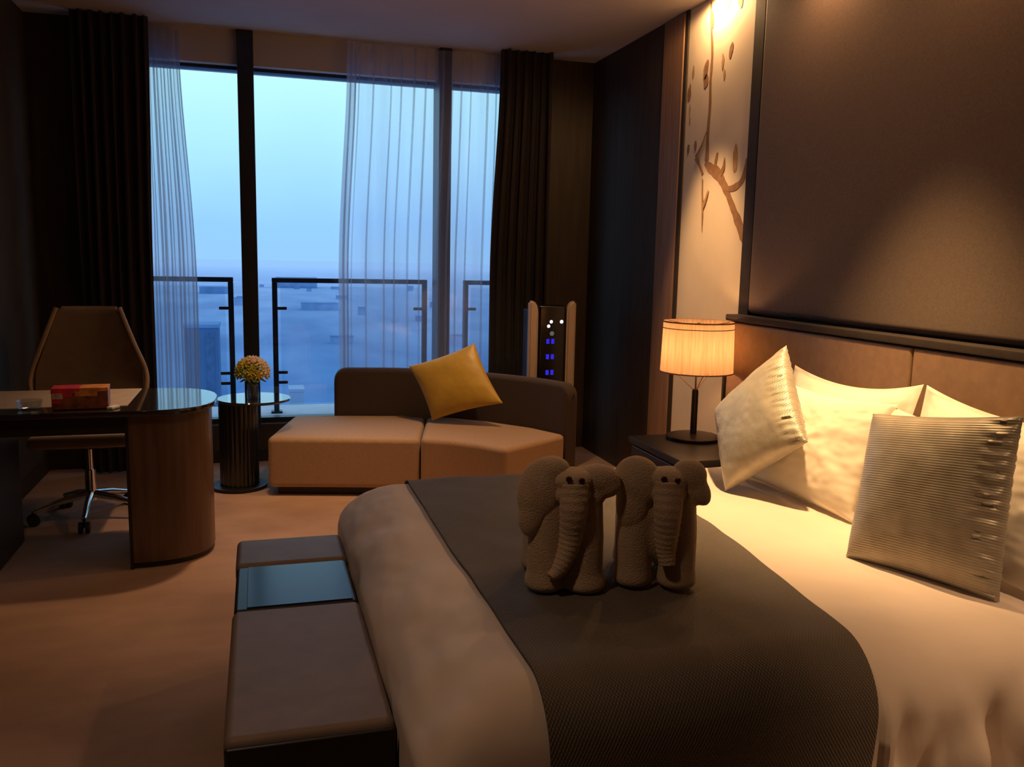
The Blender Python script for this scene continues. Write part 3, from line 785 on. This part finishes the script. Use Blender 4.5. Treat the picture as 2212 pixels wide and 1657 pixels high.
rr = random.Random(5)
def flower_bm(c0, r, d):
    bm = BM(); d = d.normalized(); q = d.to_track_quat('Z', 'Y')
    for ring, (n, tilt, s) in enumerate(((9, 75, 1.), (7, 45, .8), (5, 20, .55))):
        for i in range(n):
            a = 2*PI*i/n+ring*.4
            rot = (q.to_matrix() @ Matrix.Rotation(a, 3, 'Z') @ Matrix.Rotation(R(tilt), 3, 'Y'))
            ell(bm, Vector(c0)+rot @ Vector((0, 0, r*.5*s)), (r*.24*s, r*.10, r*.55*s), rot, sub=1)
    return bm
dirs = [(0, -.2, 1), (-.5, -.5, .7), (.5, -.5, .75), (0, -.9, .45), (-.75, -.55, .1), (.75, -.55, .15), (-.3, -.95, -.15), (.35, -.9, -.1), (.9, -.1, .5), (-.9, -.1, .5), (-.4, .3, .9), (.4, .4, .8),
        (.1, -.6, .85), (-.95, .1, 0), (.95, 0, -.05), (-.1, -1, .1), (.0, .9, .4)]
kinds = ['fl_cream', 'fl_yellow', 'fl_cream', 'fl_green', 'fl_green', 'fl_cream', 'fl_green', 'fl_yellow', 'fl_cream', 'fl_yellow', 'fl_pink', 'fl_cream', 'fl_pink', 'fl_cream', 'fl_cream', 'fl_yellow', 'fl_yellow']
for d, kd in zip(dirs, kinds):
    d = Vector(d).normalized(); c0 = Vector((vx, vy, .735))+Vector((d.x*.078, d.y*.07, d.z*.075))
    obj('flower', flower_bm(c0, .048, d), M[kd], bq, angle=70, label={'fl_cream': 'cream flower', 'fl_yellow': 'yellow flower', 'fl_pink': 'pink flower', 'fl_green': 'lime green flower'}[kd])
b = BM()
for i in range(9):
    a = 2*PI*i/9; tube(b, [(vx+.008*math.cos(a), vy+.008*math.sin(a), .585), (vx+.014*math.cos(a), vy+.014*math.sin(a), .65), (vx+.05*math.cos(a), vy+.05*math.sin(a), .72)], .0025, 6)
obj('stems', b, M['leaf'], bq)
for i in range(14):
    a = rr.uniform(0, 2*PI); e = rr.uniform(-.6, .9); d = Vector((math.cos(a)*math.cos(e), math.sin(a)*math.cos(e), math.sin(e)))
    rot = d.to_track_quat('Z', 'Y').to_matrix(); b = BM()
    ell(b, Vector((vx, vy, .725))+d*.075, (.012, .003, .035), rot, sub=2); obj('leaf', b, M['leaf'], bq)

# ------------------------------------------------------------------ desk
DK = thing('writing_desk', 'dark walnut writing desk with rounded end and leather inlay by the left wall', 'desk', (-.75, 4.4, 0))
def dshape(x0, xt, y0, y1, n=18, p=2.6):
    """straight from the wall, rounded towards the room"""
    cy, ry = (y0+y1)/2, (y1-y0)/2; rx = .34; cx = xt-rx
    pts = [(x0, y0)]
    for i in range(n+1):
        a = -PI/2+PI*i/n; cc, ss = math.cos(a), math.sin(a)
        pts.append((cx+rx*abs(cc)**(2/p), cy+ry*math.copysign(abs(ss)**(2/p), ss)))
    return pts+[(x0, y1)]
b = BM(); prism(b, dshape(XL+.004, -.205, 4.055, 4.745), .725, .752, .006, 2, 'flat'); obj('desktop', b, M['desk_gloss'], DK)
b = BM(); prism(b, dshape(-.575, -.232, 4.12, 4.68), .03, .725); obj('end_drum', b, M['desk_wood'], DK, angle=30)
b = BM(); prism(b, dshape(-.57, -.245, 4.135, 4.665), 0, .03); obj('drum_plinth', b, M['desk_dark'], DK, angle=30)
b = BM(); box(b, -.590, -.575, 4.12, 4.68, 0, .725, .002, 1); obj('inner_panel', b, M['desk_dark'], DK)
b = BM(); box(b, XL+.004, -.59, 4.14, 4.66, .635, .725, .004, 1); obj('apron', b, M['desk_dark'], DK)
b = BM(); box(b, XL+.016, -1.15, 4.14, 4.66, 0, .635, .004, 1); obj('pedestal', b, M['desk_dark'], DK)
b = BM(); box(b, XL+.02, -.585, 4.20, 4.725, .7505, .7545, .002, 2); obj('leather_inlay', b, M['pad'], DK)
# carton
def rot_at(x, y, a): return Matrix.Translation(Vector((x, y, 0))) @ Matrix.Rotation(a, 4, 'Z') @ Matrix.Translation(Vector((-x, -y, 0)))
bx = thing('snack_box', 'small red and orange printed carton lying on the desk', 'box', (-.77, 4.18, .7545))
Rm = rot_at(-.77, 4.18, R(4))
b = BM(); box(b, -.883, -.657, 4.125, 4.235, .7545, .848, .003, 2, Rm); obj('carton', b, M['box_brown'], bx)
b = BM(); box(b, -.884, -.77, 4.1245, 4.2355, .827, .8495, .001, 1, Rm); box(b, -.845, -.80, 4.1240, 4.13, .81, .829, .001, 1, Rm); box(b, -.882, -.845, 4.1240, 4.13, .782, .80, .001, 1, Rm); obj('red_print', b, M['box_red'], bx)
b = BM(); box(b, -.770, -.656, 4.124, 4.236, .832, .8495, .001, 1, Rm); box(b, -.79, -.70, 4.1237, 4.13, .812, .834, .001, 1, Rm); obj('orange_print', b, M['box_orange'], bx)
b = BM(); box(b, -.880, -.838, 4.1235, 4.128, .802, .828, .001, 1, Rm); obj('pale_print', b, M['box_pale'], bx)
b = BM(); lathe(b, [(.040, .7545), (.048, .76), (.055, .795), (.050, .795), (.042, .765), (.001, .763)], -.975, 4.16, 10)
tag(obj('glass_dish', b, M['clear_glass'], angle=20), 'small faceted clear glass dish on the desk left of the carton', 'dish')
b = BM(); box(b, -.648, -.618, 4.10, 4.16, .7525, .765, .004, 2, rot_at(-.633, 4.13, R(-25)))
tag(obj('paper_sachet', b, M['sachet']), 'tiny white paper sachet on the desk right of the carton', 'sachet')

# ------------------------------------------------------------------ office chair
CX, CY = -.90, 5.02
CH = thing('office_chair', 'brown leather office chair with tapering back, tucked behind the desk', 'chair', (CX, CY, 0))
def trap_back():
    bm = BM()
    # wide at the arms, narrow at the top; front face toward the room
    pr = [(.150, 1.145, .02), (.172, 1.10, .0), (.225, .95, .005), (.28, .80, .0), (.285, .70, -.01), (.25, .58, -.03), (.20, .53, -.06)]
    rows = []
    for w, z, dy in pr:
        row = []
        for k in range(9):
            uu = k/8*2-1; y = 5.20+dy-.05*uu*uu*(1 if z < 1 else .5)
            row.append((CX+w*uu, y, z))
        rows.append(row)
    fr = [[bm.verts.new(p) for p in r] for r in rows]
    bk = [[bm.verts.new((p[0], p[1]+.055, p[2])) for p in r] for r in rows]
    for g2, fl in ((fr, 0), (bk, 1)):
        for a, c2 in zip(g2, g2[1:]):
            for k in range(8):
                q = (a[k], a[k+1], c2[k+1], c2[k]); bm.faces.new(q[::-1] if fl else q)
    for k in range(8):
        bm.faces.new((fr[0][k], bk[0][k], bk[0][k+1], fr[0][k+1])); bm.faces.new((fr[-1][k], fr[-1][k+1], bk[-1][k+1], bk[-1][k]))
    for j in range(len(fr)-1):
        bm.faces.new((fr[j][0], fr[j+1][0], bk[j+1][0], bk[j][0])); bm.faces.new((fr[j][8], bk[j][8], bk[j+1][8], fr[j+1][8]))
    bmesh.ops.recalc_face_normals(bm, faces=bm.faces)
    es = [e for e in bm.edges if len(e.link_faces) == 2 and e.calc_face_angle() > .9]
    bmesh.ops.bevel(bm, geom=es, offset=.014, segments=3, affect='EDGES', clamp_overlap=True)
    return bm
bk = obj('backrest', trap_back(), M['chair'], CH, angle=50)
for sg in (-1, 1):
    b = BM(); tube(b, catmull([(CX+sg*.158, 5.19, 1.14), (CX+sg*.228, 5.155, .95), (CX+sg*.285, 5.145, .80), (CX+sg*.290, 5.12, .70), (CX+sg*.255, 5.11, .58)], 5), .013, 10); obj('piping', b, M['chair_edge'], bk)
b = BM(); box(b, CX-.235, CX+.245, 4.72, 5.20, .445, .515, .03, 5); obj('seat', b, M['pad'], CH)  # seat takes the paler pad leather in place of light on it
b = BM(); box(b, CX-.12, CX+.12, 4.90, 5.14, .405, .447, .01, 2); obj('seat_plate', b, M['rubber'], CH)
b = BM(); tube(b, [(CX, CY, .10), (CX, CY, .27)], .028, 18); tube(b, [(CX, CY, .27), (CX, CY, .41)], .018, 18); obj('column', b, M['chrome'], CH)
for i in range(5):
    a = R(-88+72*i); d = Vector((math.cos(a), math.sin(a), 0)); c0 = Vector((CX, CY, 0))
    b = BM(); tube(b, [c0+d*.02+Vector((0, 0, .135)), c0+d*.14+Vector((0, 0, .115)), c0+d*.285+Vector((0, 0, .075))], [.022, .018, .013], 12)
    lg = obj('leg', b, M['chrome'], CH)
    p = c0+d*.285; sd = Vector((-d.y, d.x, 0)); b = BM()
    for q in (-1, 1):
        tube(b, [p+sd*q*.008+Vector((0, 0, .03)), p+sd*q*.026+Vector((0, 0, .03))], .03, 16)
    tube(b, [p+Vector((0, 0, .03)), p+Vector((0, 0, .075))], .007, 8)
    obj('caster', b, M['rubber'], lg)

# ------------------------------------------------------------------ tower air purifier
AX, AY = 1.91, 5.62
AP = thing('air_purifier', 'tall tower air purifier, white sides and black front with blue lights, behind the sofa', 'air purifier', (AX, AY, 0))
def wing(sg):
    bm = BM(); pts = []
    w0, w1 = .102, .168
    prof2 = [(w1, .03), (w1, 1.175), (w1-.022, 1.178), (w1-.040, 1.170), (w1-.055, 1.15), (w0+.003, 1.12), (w0, 1.09), (w0, .03)]
    fv = [bm.verts.new((AX+sg*x, AY-.12, z)) for x, z in prof2]
    f = bm.faces.new(fv); r = bmesh.ops.extrude_face_region(bm, geom=[f])
    for g2 in r['geom']:
        if isinstance(g2, bmesh.types.BMVert): g2.co.y += .05
    bmesh.ops.recalc_face_normals(bm, faces=bm.faces)
    bmesh.ops.bevel(bm, geom=[e for e in bm.edges if e.calc_face_angle() > .8], offset=.012, segments=3, affect='EDGES', clamp_overlap=True)
    return bm
for sg in (-1, 1): obj('side_wing', wing(sg), M['white_plastic'], AP)
b = BM(); box(b, AX-.101, AX+.101, AY-.117, AY+.075, .03, 1.15, .02, 3); obj('front_panel', b, M['black_glass'], AP)
b = BM(); box(b, AX-.155, AX-.101, AY-.07, AY+.07, .03, 1.12, .012, 3); box(b, AX+.101, AX+.155, AY-.07, AY+.07, .03, 1.12, .012, 3); obj('rear_casing', b, M['black'], AP)
b = BM(); box(b, AX-.15, AX+.15, AY-.115, AY+.075, 0, .03, .006, 2); obj('base', b, M['black'], AP)
fy = AY-.1185
def led(x, z, w, h, mat, name='indicator_light'):
    b = BM(); box(b, AX+x-w/2, AX+x+w/2, fy-.003, fy+.002, z-h/2, z+h/2, min(w, h)*.3, 2); obj(name, b, mat, AP)
def led_dot(x, z, r, mat):
    b = BM(); ell(b, (AX+x, fy, z), (r, .003, r), sub=2); obj('indicator_light', b, mat, AP)
led_dot(-.012, 1.038, .012, M['led_white']); led_dot(.062, 1.038, .013, M['led_white']); led_dot(-.03, 1.008, .012, M['led_white']); led_dot(-.005, .958, .016, M['led_dim'])
for z in (.905, .80, .692):
    for x in (-.03, .005): led(x-.003, z, .022, .034, M['led_blue'], 'display_block')

# ------------------------------------------------------------------ nightstand and lamp
NS = thing('nightstand', 'dark glossy nightstand beside the bed under the wall art', 'nightstand', (2.12, 3.78, 0))
b = BM(); box(b, 1.845, 2.33, 3.46, 4.06, .515, .55, .005, 2); obj('top', b, M['black'], NS)
b = BM(); box(b, 1.865, 2.325, 3.48, 4.04, .06, .515, .004, 2); obj('cabinet', b, M['desk_dark'], NS)
for z0, z1 in ((.08, .285), (.295, .505)):
    b = BM(); box(b, 1.85, 1.865, 3.495, 4.025, z0, z1, .003, 1); d = obj('drawer', b, M['desk_dark'], NS)
    b = BM(); tube(b, [(1.842, 3.70, (z0+z1)/2), (1.842, 3.82, (z0+z1)/2)], .006, 10); obj('handle', b, M['lamp_metal'], d)
b = BM(); box(b, 1.89, 2.32, 3.50, 4.02, 0, .06); obj('plinth', b, M['black'], NS)
LX, LY = 2.145, 3.92
LP = thing('table_lamp', 'lit table lamp with round cream shade and dark bronze stem on the nightstand', 'lamp', (LX, LY, .55))
b = BM(); lathe(b, [(.135, .55), (.14, .556), (.14, .566), (.12, .572), (.025, .578)], LX, LY, 48); obj('base', b, M['lamp_metal'], LP)
b = BM(); lathe(b, [(.017, .575), (.0165, .80), (.012, .81)], LX, LY, 24); obj('stem', b, M['lamp_metal'], LP)
b = BM(); lathe(b, [(.005, .81), (.005, .96)], LX, LY, 12); lathe(b, [(.014, .955), (.014, .99)], LX, LY, 16); obj('socket', b, M['brass'], LP)
b = BM()
for a in (20, 140, 260):
    a = R(a); tube(b, [(LX+.01*math.cos(a), LY+.01*math.sin(a), .805), (LX+.10*math.cos(a), LY+.10*math.sin(a), .885), (LX+.182*math.cos(a), LY+.182*math.sin(a), .915)], .002, 6)
obj('shade_carrier', b, M['brass'], LP)
b = BM(); lathe(b, [(.184, .900), (.177, 1.158)], LX, LY, 72, close=False)
sh = obj('lamp_shade', b, M['shade'], LP)
for z, r, h in ((.898, .1845, .006), (1.152, .1775, .007), (1.122, .1787, .004)):
    b = BM(); lathe(b, [(r, z), (r+.0016, z), (r+.0016, z+h), (r, z+h)], LX, LY, 72, close=False); obj('shade_band', b, M['shade_band'], sh)
b = BM()
for a in (0, 120, 240):
    a = R(a); tube(b, [(LX, LY, 1.13), (LX+0.176*math.cos(a), LY+0.176*math.sin(a), 1.152)], .002, 6)
ell(b, (LX, LY, 1.145), (.009, .009, .009), sub=2); obj('spider_fitting', b, M['brass'], LP)
b = BM(); ell(b, (LX, LY, 1.03), (.028, .028, .036)); obj('bulb', b, M['bulb'], LP)

# ------------------------------------------------------------------ light
WARM = (1., .50, .21); WARM2 = (1., .57, .28)
def spot(name, loc, target, power, angle, blend=.6, col=WARM, rad=.05):
    l = bpy.data.lights.new(name, 'SPOT'); l.energy = power; l.spot_size = R(angle); l.spot_blend = blend; l.color = col; l.shadow_soft_size = rad
    o = bpy.data.objects.new(name, l); C.objects.link(o); o.location = loc
    o.rotation_euler = (Vector(target)-Vector(loc)).to_track_quat('-Z', 'Y').to_euler()
    return o
def point(name, loc, power, col=WARM, rad=.04):
    l = bpy.data.lights.new(name, 'POINT'); l.energy = power; l.color = col; l.shadow_soft_size = rad
    o = bpy.data.objects.new(name, l); C.objects.link(o); o.location = loc; return o
spot('art_downlight', (2.345, 4.36, 2.875), (2.30, 4.36, 0.), 24, 176, .3, (1., .56, .24), .03)
spot('pillow_downlight', (1.70, 2.62, 2.86), (1.92, 2.58, .6), 430, 57, 1., (1., .58, .24), .05)
spot('wall_washer', (2.28, 3.35, 2.87), (2.34, 3.3, 1.2), 22, 150, 1., WARM, .03)
spot('wall_washer', (2.28, 2.5, 2.87), (2.34, 2.4, 1.2), 18, 150, 1., WARM, .03)
spot('bed_side_fill', (2.0, .35, 2.86), (1.95, 1.40, .12), 150, 44, 1., WARM2, .05)  # added fill to brighten the hanging duvet side, not a known fixture
spot('art_downlight', (1.70, 4.30, 2.86), (2.42, 4.34, 1.25), 170, 40, .9, (1., .54, .22), .04)
spot('sofa_downlight', (1.35, 4.75, 2.86), (1.3, 5.2, .3), 95, 66, .9, WARM2, .06)
spot('desk_downlight', (-.45, 4.9, 2.86), (-.45, 4.95, 0.), 15, 75, .9, WARM2, .06)
spot('floor_downlight', (.15, 4.75, 2.86), (.08, 4.45, 0.), 120, 64, 1., WARM2, .06)
spot('entry_downlight', (-.5, 1.2, 2.86), (-.3, 2.4, 0.), 36, 110, 1., (1., .60, .34), .08)

# ------------------------------------------------------------------ sky
w = bpy.data.worlds.new('dusk_sky'); bpy.context.scene.world = w; w.use_nodes = True
nt = w.node_tree; nt.nodes.clear(); L = nt.links.new
out = N(nt, 'ShaderNodeOutputWorld'); bg = N(nt, 'ShaderNodeBackground')
tc = N(nt, 'ShaderNodeTexCoord'); sp = N(nt, 'ShaderNodeSeparateXYZ'); L(tc.outputs['Generated'], sp.inputs[0])
rp = N(nt, 'ShaderNodeValToRGB')
els = rp.color_ramp.elements
els[0].position = 0.; els[0].color = (.30, .55, .90, 1)
els[1].position = 1.; els[1].color = (.36, .56, .84, 1)
e = els.new(.03); e.color = (.30, .57, .95, 1)
e = els.new(.11); e.color = (.42, .76, 1.05, 1)
e = els.new(.24); e.color = (.60, 1.0, 1.08, 1)
e = els.new(.42); e.color = (.40, .64, .92, 1)
n = N(nt, 'ShaderNodeTexNoise'); n.inputs['Scale'].default_value = 4; n.inputs['Detail'].default_value = 3; L(tc.outputs['Generated'], n.inputs['Vector'])
ms = N(nt, 'ShaderNodeMath', operation='MULTIPLY_ADD'); L(n.outputs['Fac'], ms.inputs[0]); ms.inputs[1].default_value = .10; ms.inputs[2].default_value = -.05
ad = N(nt, 'ShaderNodeMath', operation='ADD'); L(sp.outputs['Z'], ad.inputs[0]); L(ms.outputs[0], ad.inputs[1])
L(ad.outputs[0], rp.inputs[0]); L(rp.outputs[0], bg.inputs[0]); bg.inputs[1].default_value = 1.35
L(bg.outputs[0], out.inputs[0])

sc = bpy.context.scene
sc.view_settings.view_transform = 'Standard'
sc.view_settings.look = 'None'
sc.view_settings.exposure = 0
sc.cycles.use_denoising = True
sc.cycles.max_bounces = 10
sc.cycles.transparent_max_bounces = 24
sc.cycles.sample_clamp_indirect = 4
sc.cycles.caustics_reflective = False; sc.cycles.caustics_refractive = False
